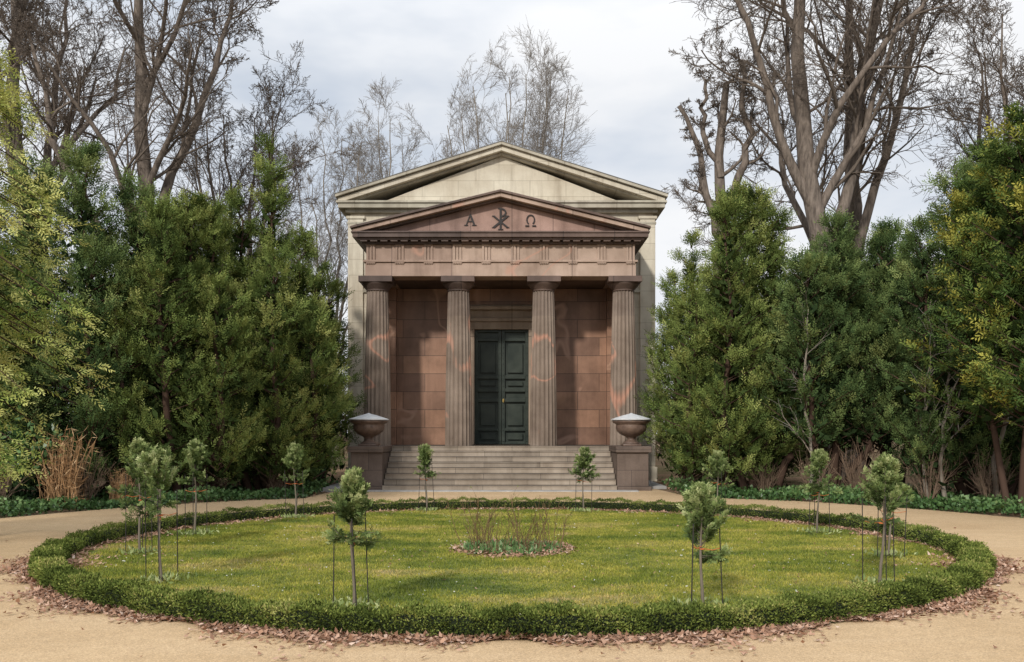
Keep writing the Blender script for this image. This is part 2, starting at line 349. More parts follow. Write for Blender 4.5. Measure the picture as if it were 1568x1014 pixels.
for x in tx:
    for k in (-1,0,1): h.box(C+x+k*.1-.035,C+x+k*.1+.035,29.085,29.128,7.15,7.60)
    h.box(C+x-.145,C+x+.145,29.07,29.128,7.60,7.638)
    h.box(C+x-.145,C+x+.145,29.055,29.098,7.045,7.080)
    for k in range(5): h.box(C+x-.13+k*.056,C+x-.095+k*.056,29.06,29.098,7.02,7.044)
h.done('triglyphs',GRN,ms,.004)
h=Hard(); h.box(C-4.36,C+4.36,29.0,31.98,7.64,7.72)
nn=28
for k in range(nn):
    x=C-4.45+8.9*(k+.5)/nn; h.box(x-.11,x+.11,28.84,28.999,7.69,7.74)
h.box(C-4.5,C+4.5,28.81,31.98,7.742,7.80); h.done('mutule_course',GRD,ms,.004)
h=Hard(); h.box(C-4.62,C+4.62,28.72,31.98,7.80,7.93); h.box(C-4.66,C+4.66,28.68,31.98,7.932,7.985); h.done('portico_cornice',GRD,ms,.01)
def rake(hw,z0,z1,th,y0,y1,h):
    for s in (-1,1):
        pts=[(C,z1-th),(C+s*hw,z0-th),(C+s*hw,z0),(C,z1)]
        if s<0: pts=pts[::-1]
        h.prism(pts,y0,y1)
h=Hard(); rake(4.68,8.13,9.27,.07,28.64,32,h); h.done('raking_cornice_cap',GRD,ms,.006)
h=Hard(); rake(4.62,8.06,9.197,.13,28.72,31.98,h); h.done('raking_cornice',GRN,ms,.01)
h=Hard(); rake(4.4,7.985,9.06,.06,28.9,31.98,h); h.done('raking_bedmould',GRD,ms,.006)
h=Hard(); h.prism([(C-4.2,7.986),(C+4.2,7.986),(C,9.01)],29.12,31.98); h.done('tympanum',TYM,ms,0)
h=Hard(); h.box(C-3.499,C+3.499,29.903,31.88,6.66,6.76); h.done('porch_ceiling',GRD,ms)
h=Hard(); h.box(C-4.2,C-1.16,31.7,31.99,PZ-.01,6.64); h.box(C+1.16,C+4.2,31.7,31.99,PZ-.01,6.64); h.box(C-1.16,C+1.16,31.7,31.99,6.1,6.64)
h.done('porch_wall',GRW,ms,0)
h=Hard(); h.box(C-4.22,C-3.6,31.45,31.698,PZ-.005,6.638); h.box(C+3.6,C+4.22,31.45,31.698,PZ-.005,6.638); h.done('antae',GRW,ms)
h=Hard(); h.box(C-1.16,C-.93,31.62,31.98,PZ,5.24); h.box(C+.93,C+1.16,31.62,31.98,PZ,5.24); h.box(C-1.16,C+1.16,31.62,31.98,5.242,5.5); h.box(C-1.25,C+1.25,31.52,31.98,5.5,5.62); h.box(C-1.16,C+1.16,31.66,31.98,5.62,5.9); h.box(C-1.3,C+1.3,31.45,31.98,5.9,6.02); h.box(C-1.16,C+1.16,31.7,31.98,6.02,6.098)
h.done('door_surround',stone('door_surround_stone',(0.40,0.31,0.235),(0.32,0.245,0.185),(0.09,0.06,0.05),4,5,stain=.6),ms)
h=Hard()
for s in (-1,1):
    x0,x1=sorted((C+s*.006,C+s*.93)); h.box(x0,x1,31.92,31.97,PZ+.01,5.24)
    rows=[(1.36,1.75),(1.85,2.75),(2.87,3.10),(3.22,3.55),(3.67,4.85),(4.95,5.16)]
    h.box(x0,x0+.11,31.80,31.919,PZ+.01,5.24); h.box(x1-.11,x1,31.80,31.919,PZ+.01,5.24)
    zs=[PZ+.01]+[z for rw in rows for z in rw]+[5.24]
    for k in range(0,len(zs),2): h.box(x0+.11,x1-.11,31.80,31.919,zs[k],zs[k+1])
    for (a,b) in rows:
        if b-a>.3: h.box(x0+.20,x1-.20,31.83,31.919,a+.09,b-.09)
    for z in np.arange(1.4,5.2,.19):
        for xx in (x0+.055,x1-.055): h.box(xx-.018,xx+.018,31.78,31.799,z-.018,z+.018)
h.done('bronze_doors',DOOR,ms,.008)
h=Hard(); h.box(C+.03,C+.09,31.74,31.799,2.75,2.85); h.box(C+.05,C+.07,31.70,31.74,2.72,2.86); h.done('door_handle',BRASS,ms,.004)
def bar(h,x0,z0,x1,z1,w,y0=29.085,y1=29.119):
    dx,dz=x1-x0,z1-z0; L=math.hypot(dx,dz); px,pz=-dz/L*w/2,dx/L*w/2
    h.prism([(x0+px,z0+pz),(x0-px,z0-pz),(x1-px,z1-pz),(x1+px,z1+pz)],y0,y1)
h=Hard()
ax,az=C-.96,8.25
bar(h,ax-.13,az,ax,az+.34,.03); bar(h,ax+.13,az,ax,az+.34,.06,29.083,29.1185); bar(h,ax-.07,az+.12,ax+.07,az+.12,.028,29.087,29.118); bar(h,ax-.19,az,ax-.07,az,.026,29.088,29.117); bar(h,ax+.06,az,ax+.20,az,.026,29.088,29.117)
ox,oz=C+.95,8.22
prev=None
for k in range(17):
    t=math.radians(-55+290*k/16); p_=(ox+.12*math.cos(t),oz+.2+.15*math.sin(t))
    if prev: bar(h,prev[0],prev[1],p_[0],p_[1],.042,29.085+.0004*(k%2),29.119)
    prev=p_
for s in (-1,1): bar(h,ox+s*.05,oz+.01,ox+s*.17,oz+.01,.04,29.083,29.117); 
cx_,cz=C,8.12
bar(h,cx_,cz,cx_,cz+.66,.065); bar(h,cx_-.22,cz+.06,cx_+.22,cz+.42,.06,29.083,29.118); bar(h,cx_+.22,cz+.06,cx_-.22,cz+.42,.05,29.081,29.117)
prev=None
for k in range(11):
    t=math.radians(90-180*k/10); p_=(cx_+.01+.15*math.cos(t),cz+.53+.12*math.sin(t))
    if prev: bar(h,prev[0],prev[1],p_[0],p_[1],.05,29.084+.0004*(k%2),29.1165)
    prev=p_
bar(h,cx_-.08,cz,cx_+.08,cz,.03,29.087,29.1165); bar(h,cx_-.08,cz+.66,cx_+.02,cz+.66,.03,29.087,29.1165)
for sx,sz in ((-.22,.06),(.22,.06),(-.22,.42),(.22,.42)): bar(h,cx_+sx-.05,cz+sz,cx_+sx+.05,cz+sz,.026,29.088,29.1163)
h.done('alpha_chi_rho_omega',LET,ms,0)
# cella
h=Hard(); h.box(C-5.25,C+5.25,32.0,45,-.05,9.30); h.prism([(C-5.2,9.3),(C+5.2,9.3),(C,11.3)],32.02,45); h.done('cella_walls',PLA,ms,0)
h=Hard()
for s in (-1,1):
    a,b=sorted((C+s*4.8,C+s*5.33)); h.box(a,b,31.92,31.999,0,9.1); 
    a,b=sorted((C+s*4.74,C+s*5.39)); h.box(a,b,31.88,31.999,9.1,9.2); h.box(a,b,31.86,31.999,0,.5)
h.done('corner_pilasters',PLA,ms)
h=Hard(); h.box(C-5.3,C+5.3,31.93,45.05,6.55,6.68); h.box(C-5.36,C+5.36,31.9,45.05,8.92,9.0); h.box(C-5.40,C+5.40,31.82,45.1,9.30,9.42); h.box(C-5.62,C+5.62,31.62,45.2,9.42,9.58); h.box(C-5.68,C+5.68,31.56,45.25,9.582,9.66); h.done('cella_cornice',PLD,ms)
h=Hard(); rake(5.70,9.86,11.66,.10,31.5,45.3,h); h.done('cella_raking_cap',PLD,ms,.01)
h=Hard(); rake(5.62,9.755,11.557,.17,31.62,45.2,h); h.done('cella_raking_cornice',PLA,ms,.01)
h=Hard(); rake(5.45,9.66,11.38,.08,31.82,45.1,h); h.done('cella_raking_bed',PLD,ms,.01)
h=Hard(); rake(5.72,9.88,11.68,.018,31.48,45.35,h); h.done('cella_roof',ROOF,ms,0)
for i,s in enumerate((-1,1)):
    u=bpy.data.objects.new('stone_urn',None); COL.objects.link(u); cx,cy=C+s*3.92,27.5
    h=Hard(); h.box(cx-.27,cx+.27,cy-.27,cy+.27,1.301,1.37); h.done('urn_plinth',URN,u)
    h=Hard(); h.lathe([(.24,1.371),(.24,1.40),(.17,1.44),(.12,1.49),(.115,1.53),(.15,1.55),(.15,1.57),(.22,1.60),(.34,1.66),(.43,1.75),(.465,1.85),(.45,1.92),(.45,1.95),(.53,1.99),(.56,2.02),(.56,2.07)],cx,cy,48); h.done('urn_bowl',URN,u,0,True)
    for p in u.children[-1].data.polygons: p.use_smooth=len(p.vertices)<5
    h=Hard(); h.lathe([(.60,2.072),(.605,2.10),(.30,2.20),(.06,2.265),(.02,2.285)],cx,cy,40); h.done('urn_lid',LID,u,0)

# ---------------------------------------------------------------- conifers
def yew(name,leaders,mat,seed,nb=260,spb=26,droop=False,ll=.12,lw=.034,z0=.5,bright=0.0,L=.36,tr=1.0,tip=.35,up=.75,gap=.0):
    global rng
    rng=np.random.default_rng(seed); g=Geo(); wsum=sum(l[3]*l[2] for l in leaders)
    for (ox,oy,H,R) in leaders:
        n=int(nb*H*R/wsum)
        zz=np.linspace(0,H*.93,8); P=np.stack([ox*np.clip(zz/1.5,0.35,1)+.08*np.sin(zz),oy*np.clip(zz/1.5,.35,1)+.07*np.cos(zz*1.3),zz],1)[None]
        g.tubes(P,(.02+.10*tr*(1-zz/H))[None],7,1)
        t=rng.uniform(0,1,n)**0.95; az=rng.uniform(0,2*math.pi,n)
        if gap: az=az+gap*np.sin(az*3+t*9+seed)
        prof=R*(1-t)**.55*np.minimum(1,.62+t*2.2)
        rl=prof*rng.uniform(.65,1.18,n)+.08
        hz=z0+t*(H-z0)
        out=np.stack([np.cos(az),np.sin(az),np.zeros(n)],1)
        st=np.stack([np.full(n,ox),np.full(n,oy),hz-.25*rl],1)
        rise=(-.18 if droop else .50)
        en=st+out*rl[:,None]+np.array([0,0,1.])*(rise*rl*rng.uniform(.6,1.4,n)+(0 if droop else .12))[:,None]
        mid=(st+en)/2+np.array([0,0,1.])*((.22 if droop else -.05)*rl)[:,None]
        P=np.stack([st,mid,en],1); g.tubes(P,np.stack([np.full(n,.03),np.full(n,.018),np.full(n,.005)],1),3,1)
        ct=rng.normal(size=n)*.19+.40
        k=spb; s=1-(rng.uniform(0,1,(n,k))**1.4)*.7
        q=((1-s)**2)[...,None]*st[:,None]+(2*s*(1-s))[...,None]*mid[:,None]+(s**2)[...,None]*en[:,None]
        sg=.09+.16*(1-s)*rl[:,None]
        q=q+rng.normal(size=(n,k,3))*sg[...,None]*np.array([1,1,.8])
        if droop: d=out[:,None]*.9+np.array([0,0,-.4])+rng.normal(size=(n,k,3))*.4
        else: d=out[:,None]*.5+np.array([0,0,up])+rng.normal(size=(n,k,3))*.38
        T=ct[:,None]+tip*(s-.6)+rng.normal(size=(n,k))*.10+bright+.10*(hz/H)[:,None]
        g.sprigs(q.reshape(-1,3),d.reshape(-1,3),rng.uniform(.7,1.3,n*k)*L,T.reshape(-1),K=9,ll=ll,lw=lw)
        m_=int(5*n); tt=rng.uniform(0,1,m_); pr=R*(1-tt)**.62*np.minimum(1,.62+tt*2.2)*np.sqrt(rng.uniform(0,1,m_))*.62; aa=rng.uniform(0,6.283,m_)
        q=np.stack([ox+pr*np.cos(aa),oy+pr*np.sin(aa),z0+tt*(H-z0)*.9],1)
        g.leaves(q,rng.normal(size=(m_,3))+np.array([0,0,.6]),rng.uniform(.2,.4,m_),rng.uniform(.08,.16,m_),rng.uniform(0,.15,m_),0)  # inner fill leaves: shade inside the crown put into their dark tint
    return g.mesh(name,[mat,BARKY])
kw=dict(ll=.10,lw=.028,L=.33,spb=32)
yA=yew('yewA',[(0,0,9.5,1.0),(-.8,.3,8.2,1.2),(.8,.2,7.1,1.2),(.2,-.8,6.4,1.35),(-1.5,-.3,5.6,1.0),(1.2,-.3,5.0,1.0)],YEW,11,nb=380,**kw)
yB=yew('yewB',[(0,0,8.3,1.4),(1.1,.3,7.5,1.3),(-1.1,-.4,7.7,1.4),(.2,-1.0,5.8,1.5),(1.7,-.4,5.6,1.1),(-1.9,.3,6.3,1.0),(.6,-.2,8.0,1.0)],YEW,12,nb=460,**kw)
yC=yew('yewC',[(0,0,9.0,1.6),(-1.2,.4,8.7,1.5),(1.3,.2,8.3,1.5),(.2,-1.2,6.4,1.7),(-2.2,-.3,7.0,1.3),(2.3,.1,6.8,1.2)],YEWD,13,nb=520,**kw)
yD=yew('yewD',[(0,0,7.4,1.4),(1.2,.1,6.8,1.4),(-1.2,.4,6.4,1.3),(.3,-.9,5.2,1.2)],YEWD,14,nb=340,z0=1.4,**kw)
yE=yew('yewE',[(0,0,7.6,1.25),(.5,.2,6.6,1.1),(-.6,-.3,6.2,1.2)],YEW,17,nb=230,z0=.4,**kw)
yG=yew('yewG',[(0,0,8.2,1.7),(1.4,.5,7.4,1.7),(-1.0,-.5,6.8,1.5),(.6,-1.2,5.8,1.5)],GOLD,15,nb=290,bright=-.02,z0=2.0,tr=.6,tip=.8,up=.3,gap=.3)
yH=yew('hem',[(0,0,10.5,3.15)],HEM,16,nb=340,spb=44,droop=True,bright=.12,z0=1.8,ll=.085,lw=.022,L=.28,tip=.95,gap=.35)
T='yew_tree'
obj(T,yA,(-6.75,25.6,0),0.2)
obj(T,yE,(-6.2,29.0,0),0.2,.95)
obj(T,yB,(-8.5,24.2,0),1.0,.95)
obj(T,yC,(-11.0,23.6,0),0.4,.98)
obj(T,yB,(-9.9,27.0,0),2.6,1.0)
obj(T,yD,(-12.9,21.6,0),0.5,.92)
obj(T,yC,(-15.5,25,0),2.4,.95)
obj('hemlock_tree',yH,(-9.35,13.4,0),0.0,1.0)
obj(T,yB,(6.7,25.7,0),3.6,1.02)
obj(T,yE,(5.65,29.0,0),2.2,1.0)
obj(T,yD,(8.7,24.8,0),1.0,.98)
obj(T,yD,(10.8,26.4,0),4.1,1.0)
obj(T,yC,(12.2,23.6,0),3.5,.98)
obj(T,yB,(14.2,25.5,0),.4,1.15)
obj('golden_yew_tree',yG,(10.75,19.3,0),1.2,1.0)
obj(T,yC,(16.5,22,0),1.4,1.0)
bk=bpy.data.objects.new('background_yews',None); COL.objects.link(bk)
for i,(x,y,s) in enumerate([(-8.8,31,.72),(-15,34,.95),(-21,31,1.0),(8.6,31,.7),(16,33,.9),(21,28,1.0)]): obj('background_yew',(yC,yD,yB)[i%3],(x,y,0),i*1.3,s,bk)

# ---------------------------------------------------------------- bare trees
def grow(st,d,L,r0,r1,n,wander,up):
    B=len(st); P=[st];D=[nrm(d)]; dd=nrm(d); p=st
    for i in range(n-1):
        dd=nrm(dd+rng.normal(size=(B,3))*wander+np.array([0,0,up])); p=p+dd*(L/(n-1))[:,None]; P.append(p);D.append(dd)
    t=np.linspace(0,1,n)[None]
    return np.stack(P,1),np.stack(D,1),r0[:,None]*(1-t)+r1[:,None]*t
def bare(name,stems,seed,levels,mat=BARK,mat2=None,rmin=.009,hull=None):
    global rng
    rng=np.random.default_rng(seed); g=Geo(); n0=12; PP=[];DD=[];RR=[];LL=[]
    for pts,r0,r1 in stems:
        pts=np.array(pts,float); s=np.concatenate([[0],np.cumsum(np.linalg.norm(np.diff(pts,axis=0),axis=1))]); u=np.linspace(0,s[-1],n0)
        P=np.stack([np.interp(u,s,pts[:,k]) for k in range(3)],1); P[1:-1]+=rng.normal(size=(n0-2,3))*.09*np.array([1,1,0])
        PP.append(P);DD.append(nrm(np.gradient(P,axis=0)));RR.append(np.linspace(r0,r1,n0)+np.array([r0*.25]+[0]*(n0-1)));LL.append(s[-1])
    P=np.array(PP);D=np.array(DD);R=np.array(RR);L=np.array(LL)
    g.tubes(P,R,10)
    for li,(C_,t0,t1,a0,a1,lf,rf,n,wd,up) in enumerate(levels):
        B,m,_=P.shape
        t=(np.linspace(t0,t1,C_)[None]+rng.uniform(-.5,.5,(B,C_))*(t1-t0)/C_).clip(.02,.995)
        x=t*(m-1); i=np.minimum(x.astype(int),m-2); fr=(x-i)
        bi=np.arange(B)[:,None]
        st=P[bi,i]*(1-fr)[...,None]+P[bi,i+1]*fr[...,None]; dd=D[bi,i]; rr=R[bi,i]*(1-fr)+R[bi,i+1]*fr
        ang=rng.uniform(a0,a1,(B,C_)); rd=rng.normal(size=(B,C_,3)); pr=nrm(rd-(rd*dd).sum(-1,keepdims=True)*dd)
        nd=dd*np.cos(ang)[...,None]+pr*np.sin(ang)[...,None]
        nl=L[:,None]*lf*(1.1-.55*t)*rng.uniform(.6,1.25,(B,C_)); nr=np.maximum(rr*rf,rmin)
        st=st.reshape(-1,3);nd=nd.reshape(-1,3);nl=nl.reshape(-1);nr=nr.reshape(-1)
        if hull is not None:
            hc,hx,hz=hull; e=st+nd*nl[:,None]*.9; q=lambda w:np.sqrt((w[:,0]/hx)**2+(w[:,1]/hx)**2+((w[:,2]-hc)/hz)**2)
            qs,qe=q(st),q(e); f=np.where(qe>1,np.clip((1.02-qs)/np.maximum(qe-qs,.05),.0,1),1); k=(f>.15); nl=nl*np.clip(f,.2,1)
            st,nd,nl,nr=st[k],nd[k],nl[k],nr[k]
        P,D,R=grow(st,nd,nl,nr,np.maximum(nr*.28,rmin*.7),n,wd,up); L=nl
        g.tubes(P,R,max(3,7-li*2),0 if li<1 else 1)
    return g.mesh(name,[mat,mat2 or BRN])
LV=[(8,.35,1.0,.45,1.0,.42,.5,8,.2,.06),(8,.15,1.0,.4,1.0,.5,.55,6,.2,.05),(6,.15,1.0,.4,1.0,.55,.6,5,.2,.04),(6,.15,1.0,.4,1.0,.6,.65,4,.22,.03),(3,.2,1.0,.4,.9,.65,.7,3,.2,.02)]
LVn=[(9,.2,1.0,.35,.8,.36,.42,7,.13,.05),(8,.1,1.0,.3,.85,.5,.5,6,.14,.04),(7,.1,1.0,.3,.85,.58,.6,5,.16,.03),(4,.15,1.0,.3,.8,.6,.7,3,.18,.02)]
def vase(h,sp,nst,r,seed,fork=.2,lr=.5,dr=.26):
    rr=np.random.default_rng(seed); S=[]
    f=np.array([0,0,h*fork]); S.append(([f*0,f*.5,f],r,r*.8))
    for k in range(nst):
        a=2*math.pi*(k+rr.uniform(-.3,.3))/nst; q=rr.uniform(.3,1.0); o=np.array([math.cos(a),math.sin(a),0])*sp*q; z=h*(1.0-dr*q**2)*rr.uniform(.95,1.0)
        S.append(([f*.95,f+o*.45+[0,0,(z-f[2])*.3],f+o*.8+[0,0,(z-f[2])*.65],o+[0,0,z]],r*lr,r*.06))
    return S
b1=bare('oakA',[([(0,0,0),(-.1,0,4),(-.3,0,8),(-.9,.2,13),(-1.0,.3,19),(-.6,.2,24)],.5,.07),([(-.2,0,7.5),(.9,.3,11),(1.6,.6,15),(2.6,.5,21)],.24,.05),([(-.2,0,9),(-1.8,-.2,12),(-3.0,-.5,16),(-4.6,-.6,20)],.2,.04)],21,LV)
b2=bare('oakB',vase(18,3.8,6,.40,3,.3,.42),22,LV[:4])
b3=bare('ashC',vase(22,3.8,12,.36,4,.2,.24,.2),23,LVn,BARK2,BRN2,.0065,hull=(14.2,4.3,9.0))  # far trees: bark and twigs coloured paler to stand in for haze
b4=bare('ashD',vase(19,3.0,6,.28,5,.3,.34),24,LVn,BARK2,BRN2,.0065,hull=(12,3.6,8.0))
b5=bare('oakE',[([(0,0,0),(.1,0,5),(-.1,0,10),(.3,0,15),(.1,0,22)],.42,.06),([(0,0,8),(-1,0,11),(-2.4,.3,14),(-3.1,.3,18)],.2,.04),([(0,0,6.5),(1.6,.3,8.5),(2.9,.2,12),(4.0,0,16)],.19,.04)],25,LV,BARK)
b6=bare('pollard',[([(0,0,0),(.1,0,5),(0,0,9),(-.2,.1,12.2),(.1,0,14.4)],.38,.12),([(0,0,8.6),(-.6,.2,10),(-.9,.1,12),(-1.6,.1,13.6)],.17,.07),([(0,0,9.5),(.7,-.1,11.0),(.9,0,13),(.6,0,15.2)],.17,.07),([(-.1,0,11),(-.7,0,12.4),(-.6,.2,14.6)],.12,.06)],27,[(9,.35,1,.5,1.2,.19,.42,6,.25,.04),(7,.2,1,.4,1.1,.65,.5,5,.25,.03),(6,.2,1,.4,1.1,.65,.6,4,.25,.0),(4,.2,1,.4,1,.6,.7,3,.2,0)],BARK)
B_='bare_tree'
obj(B_,b1,(11.2,32.5,0),0)
obj(B_,b5,(13.4,36,0),2.2,1.05)
obj(B_,b6,(7.7,33.5,0),0,1.0)
obj(B_,b2,(20,36,0),2.6,1.05)
obj(B_,b5,(-12.9,32.5,0),3.3,1.02)
obj(B_,b2,(-10.6,36,0),.3,.85)
obj(B_,b1,(-18.0,35,0),1.4,.95)
obj(B_,b4,(-8.9,46,0),.4,.94)
obj(B_,b4,(-6.2,50,0),2.4,1.05)
obj(B_,b3,(.3,53,0),.7,1.08)
dw=bpy.data.objects.new('distant_woodland',None); COL.objects.link(dw)
rw=np.random.default_rng(5)
for k in range(16):
    x=-56+112*(k+.5)/16+rw.uniform(-1.5,1.5); y=rw.uniform(62,85); s=rw.uniform(.55,.8)
    if abs(x)<16: s*=.62
    obj('distant_bare_tree',(b4,b3)[k%2],(x,y,0),rw.uniform(0,6),s,dw)
rng=np.random.default_rng(9)
g=Geo(); n=26000; x=rng.uniform(-75,75,n); y=rng.uniform(48,75,n); z=rng.uniform(0,1,n)**1.3*3.8
g.leaves(np.stack([x,y,z],1),rng.normal(size=(n,3))*.6+np.array([0,0,1]),rng.uniform(.6,1.4,n),rng.uniform(.06,.2,n),rng.uniform(0,1,n),0)
obj('distant_undergrowth',g.mesh('distant_undergrowth',[UND]),parent=dw)

# ---------------------------------------------------------------- ivy ground cover & understory
rng=np.random.default_rng(31)
g=Geo(); n=60000; a=np.radians(rng.uniform(-30,210,n)); r=11.0+np.abs(rng.normal(size=n))*2.2
hgt=(.10+.12*np.clip((r-11)/.5,0,1)+.08*np.sin(a*17)+.06*np.sin(a*43+r*3))
x=CX+r*np.cos(a); y=CY+r*np.sin(a); k=(np.abs(x-C)>5.0)&(y>11)&(y<31)
patch=np.sin(x*1.1+1)+np.sin(y*.9+x*.5)+rng.normal(size=n)*.5; k&=(patch>-.9)|(r<12.2)
x,y,a,hgt,r=x[k],y[k],a[k],hgt[k],r[k]; n=len(x); z=rng.uniform(.2,1,n)*hgt
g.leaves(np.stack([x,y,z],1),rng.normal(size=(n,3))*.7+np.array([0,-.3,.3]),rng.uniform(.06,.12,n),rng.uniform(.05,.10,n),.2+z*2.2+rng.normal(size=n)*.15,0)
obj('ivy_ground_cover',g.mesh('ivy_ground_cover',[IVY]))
def leafy(name,seed,R,H,n,mat=IVY):
    global rng
    rng=np.random.default_rng(seed); g=Geo(); ns=40; az=rng.uniform(0,6.28,ns); d=np.stack([np.cos(az)*.5,np.sin(az)*.5,np.ones(ns)],1)*np.array([R/H*1.6,R/H*1.6,1])
    P,D,Rr=grow(np.stack([rng.normal(size=ns)*.2,rng.normal(size=ns)*.2,np.zeros(ns)],1),d,np.full(ns,H)*rng.uniform(.6,1.1,ns),np.full(ns,.015),np.full(ns,.005),6,.12,0)
    g.tubes(P,Rr,3,1); s=rng.integers(0,ns,n); t=rng.integers(1,6,n); q=P[s,t]+rng.normal(size=(n,3))*.16; q[:,2]=np.maximum(q[:,2],.05)
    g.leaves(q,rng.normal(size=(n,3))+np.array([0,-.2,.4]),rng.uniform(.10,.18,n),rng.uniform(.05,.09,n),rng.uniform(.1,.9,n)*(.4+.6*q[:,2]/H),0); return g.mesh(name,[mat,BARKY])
lf=leafy('cherry_laurel',41,1.0,1.7,2600)
for (x,y,s) in [(-11.6,20.8,1.1),(-12.6,19.2,1.3),(-11.4,23.3,.9),(-13.2,21.5,1.5),(-7.4,26.6,.7),(-6.3,27.9,.7),(14,20.5,1.0)]: obj('cherry_laurel_shrub',lf,(x,y,0),x,s)
def twiggy(name,seed,R,H,ns,mat=TWIG,r0=.012,bud=None,base=.15):
    global rng
    rng=np.random.default_rng(seed); g=Geo(); az=rng.uniform(0,6.28,ns); sp=rng.uniform(.1,1,ns)*R/H
    d=np.stack([np.cos(az)*sp,np.sin(az)*sp,np.ones(ns)],1)
    b=np.stack([np.cos(az)*R*base*rng.uniform(.3,1.5,ns),np.sin(az)*R*base*rng.uniform(.3,1.5,ns),np.zeros(ns)],1)
    P,D,Rr=grow(b,d,H*rng.uniform(.45,1.1,ns),np.full(ns,r0),np.full(ns,r0*.35),7,.09,.02)
    g.tubes(P,Rr,4,0)
    C_=4; i=rng.integers(2,6,(ns,C_)); bi=np.arange(ns)[:,None]; st=P[bi,i].reshape(-1,3); dd=D[bi,i].reshape(-1,3)+rng.normal(size=(ns*C_,3))*.5
    P2,D2,R2=grow(st,dd,H*rng.uniform(.15,.4,ns*C_),np.full(ns*C_,r0*.5),np.full(ns*C_,r0*.25),5,.12,.05); g.tubes(P2,R2,3,0)
    mats=[mat]
    if bud:
        n=bud[1]; s=rng.integers(0,len(P2),n); t=rng.integers(1,5,n); g.leaves(P2[s,t]+rng.normal(size=(n,3))*.01,rng.normal(size=(n,3))+np.array([0,0,.5]),rng.uniform(.02,.035,n),.016,rng.uniform(.2,.9,n),1); mats.append(bud[0])
    return g.mesh(name,mats)
RT=plain('rose_cane',(0.18,0.12,0.065))
rbm=twiggy('rose_bush',51,.52,.80,13,RT,.0065,(BOX,90),.3)
rbm2=twiggy('rose_bush_b',57,.46,.74,10,RT,.0065,(BOX,70),.3)
for i,(x,y,s) in enumerate([(-.52,13.5,1.05),(-.18,13.15,.8),(.14,13.6,1.0),(.52,13.35,1.1),(.3,13.0,.7),(-.4,13.9,.85)]): obj('rose_bush',(rbm,rbm2)[i%2],(x,y,0.01),i*1.7,s)
g=Geo(); rng=np.random.default_rng(52); n=600; a=rng.uniform(0,6.28,n); r=np.sqrt(rng.uniform(0,1,n))*.74
g.leaves(np.stack([r*np.cos(a),13.4+r*np.sin(a)*.9,np.full(n,.03)],1),rng.normal(size=(n,3))*.7+np.array([0,0,.7]),rng.uniform(.07,.15,n),.04,rng.uniform(.5,1,n),0); obj('perennial_tufts',g.mesh('pt',[IVY]))
tw=twiggy('bare_shrub',53,.9,1.7,40,TWIG,.012)
for (x,y,s) in [(-8.2,25.0,.75),(-9.6,22.9,.7),(-12.3,21.6,.9),(-11.0,19.6,.75),(-7.0,26.0,.6),(-6.4,25.0,.5),(7.9,23.9,.8),(9.0,24.0,.9),(10.2,22.6,.9),(11.2,21.5,.8),(12.3,20.6,1.0),(6.9,25.2,.6),(13,24,1.3),(12,26,1.4),(14.5,23,1.4),(-10.0,21.6,.8)]: obj('bare_shrub',tw,(x,y,0),x*2,s)
g=Geo(); ns=130; az=rng.uniform(0,6.28,ns); sp=rng.uniform(0,.34,ns)
d=np.stack([np.cos(az)*sp,np.sin(az)*sp,np.ones(ns)],1)
P,D,Rr=grow(np.stack([rng.normal(size=ns)*.2,rng.normal(size=ns)*.2,np.zeros(ns)],1),d,rng.uniform(.6,2.0,ns),np.full(ns,.013),np.full(ns,.004),7,.06,0); g.tubes(P,Rr,3,0,.6)
n=1100; s=rng.integers(0,ns,n); t=rng.integers(1,7,n); g.leaves(P[s,t],rng.normal(size=(n,3))*.5+np.array([0,0,.1]),rng.uniform(.12,.33,n),.02,rng.uniform(.2,1,n),0)
rm=g.mesh('dry_reed_clump',[DRY]); obj('dry_reed_clump',rm,(-10.2,20.9,0),0,.95); obj('dry_reed_clump',rm,(-9.3,21.9,0),2,.45)
pt=bare('young_birch',[([(0,0,0),(.1,0,2),(-.1,.1,4.5),(.1,0,7)],.07,.02)],61,[(10,.25,1,.4,.8,.3,.5,5,.12,.05),(5,.2,1,.4,.8,.5,.6,4,.15,.03)],BARK2,BRN2,.005)
for (x,y,s) in [(10.2,22.6,.8),(10.55,22.4,.75),(7.6,23.6,.7),(11.6,22.0,.85),(-11.2,22.8,.7)]: obj('young_bare_tree',pt,(x,y,0),x,s)

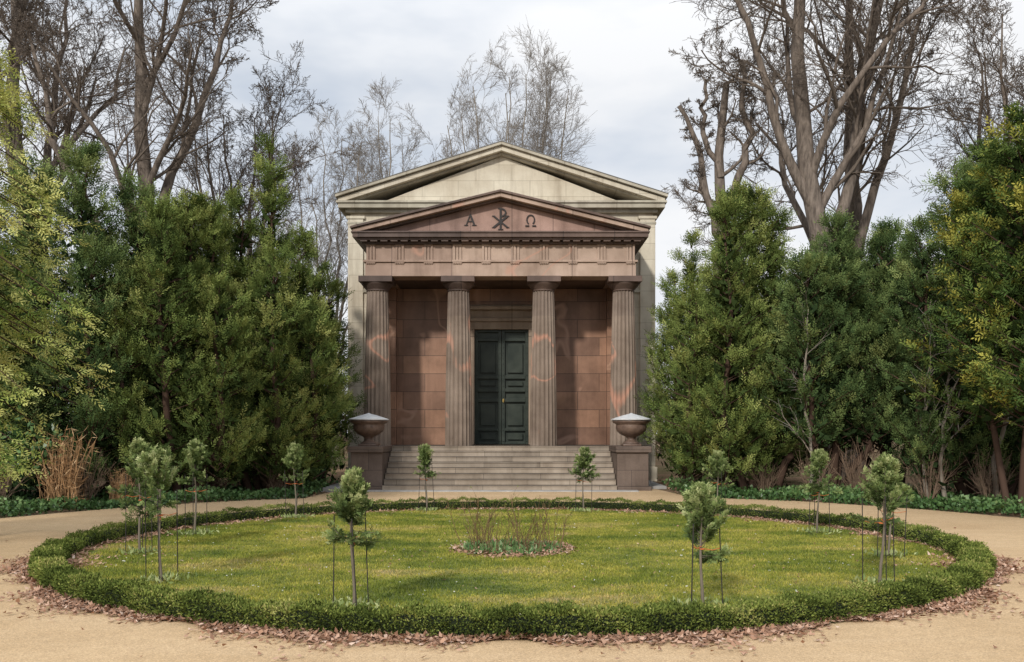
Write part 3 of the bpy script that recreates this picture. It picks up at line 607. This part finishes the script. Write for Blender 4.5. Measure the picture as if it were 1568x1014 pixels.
# ---------------------------------------------------------------- young staked trees
def young(seed,H,fw,fh):
    global rng
    rng=np.random.default_rng(seed); g=Geo(); zb=H-fh
    lean=rng.normal(size=2)*.02
    zz=np.linspace(0,H*.92,7); P=np.stack([.015*np.sin(zz*5+seed)+lean[0]*zz,.012*np.cos(zz*4)+lean[1]*zz,zz],1)[None]; g.tubes(P,np.linspace(.019,.005,7)[None],6,1)
    ns=60; t=rng.uniform(0,1,ns)**.85; az=rng.uniform(0,6.28,ns); rr=fw/2*(1-t)**.55*np.minimum(1,.75+t*1.5)*rng.uniform(.5,1.2,ns)
    out=np.stack([np.cos(az),np.sin(az),np.zeros(ns)],1); st=np.stack([lean[0]*(zb+t*fh),lean[1]*(zb+t*fh),zb+.02+t*fh*.82],1)
    d=out*(.95-.5*t)[:,None]+np.array([0,0,.75])+rng.normal(size=(ns,3))*.22; d[t<.2,2]-=1.0
    P,D,Rr=grow(st,d,rr*1.35+.06,np.full(ns,.004),np.full(ns,.002),6,.08,.12); g.tubes(P,Rr,3,1)
    n=1150; s=rng.integers(0,ns,n); u=rng.uniform(.6,4.99,n); i=u.astype(int); fr=(u-i)[:,None]; q=P[s,i]*(1-fr)+P[s,i+1]*fr
    cl=rng.normal(size=ns)*.14
    g.sprigs(q,D[s,i]*.9+rng.normal(size=(n,3))*.5+np.array([0,0,.15]),rng.uniform(.05,.10,n),.20+.085*u+cl[s]+rng.normal(size=n)*.12+.2*t[s],K=9,ll=.042,lw=.0145,ang=.75)
    for k in range(3):
        a=seed+2*math.pi*k/3; x,y=.2*math.cos(a),.2*math.sin(a); hh=1.0*H/1.45*rng.uniform(.94,1.04); tx_,ty_=rng.normal(size=2)*.02
        g.tubes(np.array([[[x,y,0],[x*.97+tx_/2,y*.97+ty_/2,hh/2],[x*.95+tx_,y*.95+ty_,hh]]]),np.full((1,3),.006),5,2)
        z=hh*.74; g.tubes(np.array([[[x*.97+tx_*.7,y*.97+ty_*.7,z],[x*.5,y*.5,z-.025],[0,0,z-.01]]]),np.full((1,3),.004),4,3)
    aa=np.linspace(0,6.283,9); g.tubes(np.stack([.022*np.cos(aa),.022*np.sin(aa),np.full(9,hh*.72)],1)[None],np.full((1,9),.007),4,3)
    n=90; q=rng.normal(size=(n,3))*np.array([.15,.15,0])+np.array([0,0,.03]); g.leaves(q,rng.normal(size=(n,3))*.6+np.array([0,0,.6]),.08,.03,rng.uniform(.6,1,n),0)
    return g.mesh('young_yew',[HOL,BARKT,STK,TIE])
BARKT=bark('sapling_bark',(0.10,0.08,0.06),(0.26,0.22,0.17))
ylist=[(-1.55,8.97,1.36,.38,.72),(1.85,8.97,1.22,.50,.78),(-4.04,10.6,1.50,.60,.70),(-5.25,13.0,1.62,.52,.85),(-5.30,15.4,1.55,.42,.68),(-4.3,18.3,1.45,.44,.65),(-1.85,19.9,1.42,.42,.66),(1.52,19.7,1.36,.46,.65),(4.26,19.0,1.3,.52,.75),(5.18,15.6,1.38,.48,.65),(4.13,10.3,1.48,.50,.85),(5.2,12.7,1.3,.38,.55)]
for i,(x,y,H,fw,fh) in enumerate(ylist): obj('young_staked_yew',young(70+i,H,fw,fh),(x,y,.01))

# ---------------------------------------------------------------- light
az=math.radians(20); el=math.radians(29)
d=Vector((math.sin(az)*math.cos(el),math.cos(az)*math.cos(el),-math.sin(el)))
L=bpy.data.lights.new('sun','SUN'); L.energy=2.8; L.angle=math.radians(4); L.color=(1,.95,.87)
o=bpy.data.objects.new('sun',L); COL.objects.link(o); o.rotation_euler=d.to_track_quat('-Z','Y').to_euler()
w=bpy.data.worlds.new('World'); sc.world=w; w.use_nodes=True; nt=w.node_tree; bg=nt.nodes['Background']
sk=nt.nodes.new('ShaderNodeTexSky'); sk.sky_type='NISHITA'; sk.sun_disc=False; sk.sun_elevation=el; sk.sun_rotation=math.radians(200)
tc=nt.nodes.new('ShaderNodeTexCoord'); mp=nt.nodes.new('ShaderNodeMapping'); mp.inputs['Scale'].default_value=(1,1,2.6); mp.inputs['Location'].default_value=(.3,.1,.2)
nz=nt.nodes.new('ShaderNodeTexNoise'); nz.inputs['Scale'].default_value=2.8; nz.inputs['Detail'].default_value=5; nz.inputs['Roughness'].default_value=.52
nt.links.new(tc.outputs['Generated'],mp.inputs[0]); nt.links.new(mp.outputs[0],nz.inputs['Vector'])
cr=nt.nodes.new('ShaderNodeValToRGB'); e=cr.color_ramp.elements; e[0].position=.34; e[0].color=(.66,.72,.81,1); e[1].position=.60; e[1].color=(.95,.96,.98,1)
cf=nt.nodes.new('ShaderNodeValToRGB'); e=cf.color_ramp.elements; e[0].position=.34; e[0].color=(.84,.84,.84,1); e[1].position=.5; e[1].color=(.98,.98,.98,1)
nt.links.new(nz.outputs['Fac'],cr.inputs[0]); nt.links.new(nz.outputs['Fac'],cf.inputs[0])
# overcast cloud layer is brighter towards the zenith, as in a real overcast sky
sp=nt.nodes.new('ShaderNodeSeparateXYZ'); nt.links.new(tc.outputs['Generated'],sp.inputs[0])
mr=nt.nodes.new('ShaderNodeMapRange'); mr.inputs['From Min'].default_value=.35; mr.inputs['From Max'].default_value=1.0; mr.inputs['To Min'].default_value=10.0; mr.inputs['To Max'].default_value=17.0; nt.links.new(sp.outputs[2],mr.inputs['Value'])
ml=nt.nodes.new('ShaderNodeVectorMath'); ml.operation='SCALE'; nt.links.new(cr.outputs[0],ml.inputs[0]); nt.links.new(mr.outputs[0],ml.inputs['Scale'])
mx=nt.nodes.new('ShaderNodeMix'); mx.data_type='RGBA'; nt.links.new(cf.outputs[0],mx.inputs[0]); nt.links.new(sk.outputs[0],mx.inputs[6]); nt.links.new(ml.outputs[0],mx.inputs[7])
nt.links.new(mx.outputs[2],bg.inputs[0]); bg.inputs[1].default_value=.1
# ---------------------------------------------------------------- camera
cd=bpy.data.cameras.new('camera'); cam=bpy.data.objects.new('camera',cd); COL.objects.link(cam)
cam.location=(0,0,1.75); cam.rotation_euler=(math.radians(90),0,0)
cd.sensor_width=36; cd.lens=1410/1568*36; cd.shift_y=(660-507)/1568; cd.clip_end=1500
sc.camera=cam
sc.view_settings.view_transform='Standard'; sc.view_settings.look='None'; sc.view_settings.exposure=0
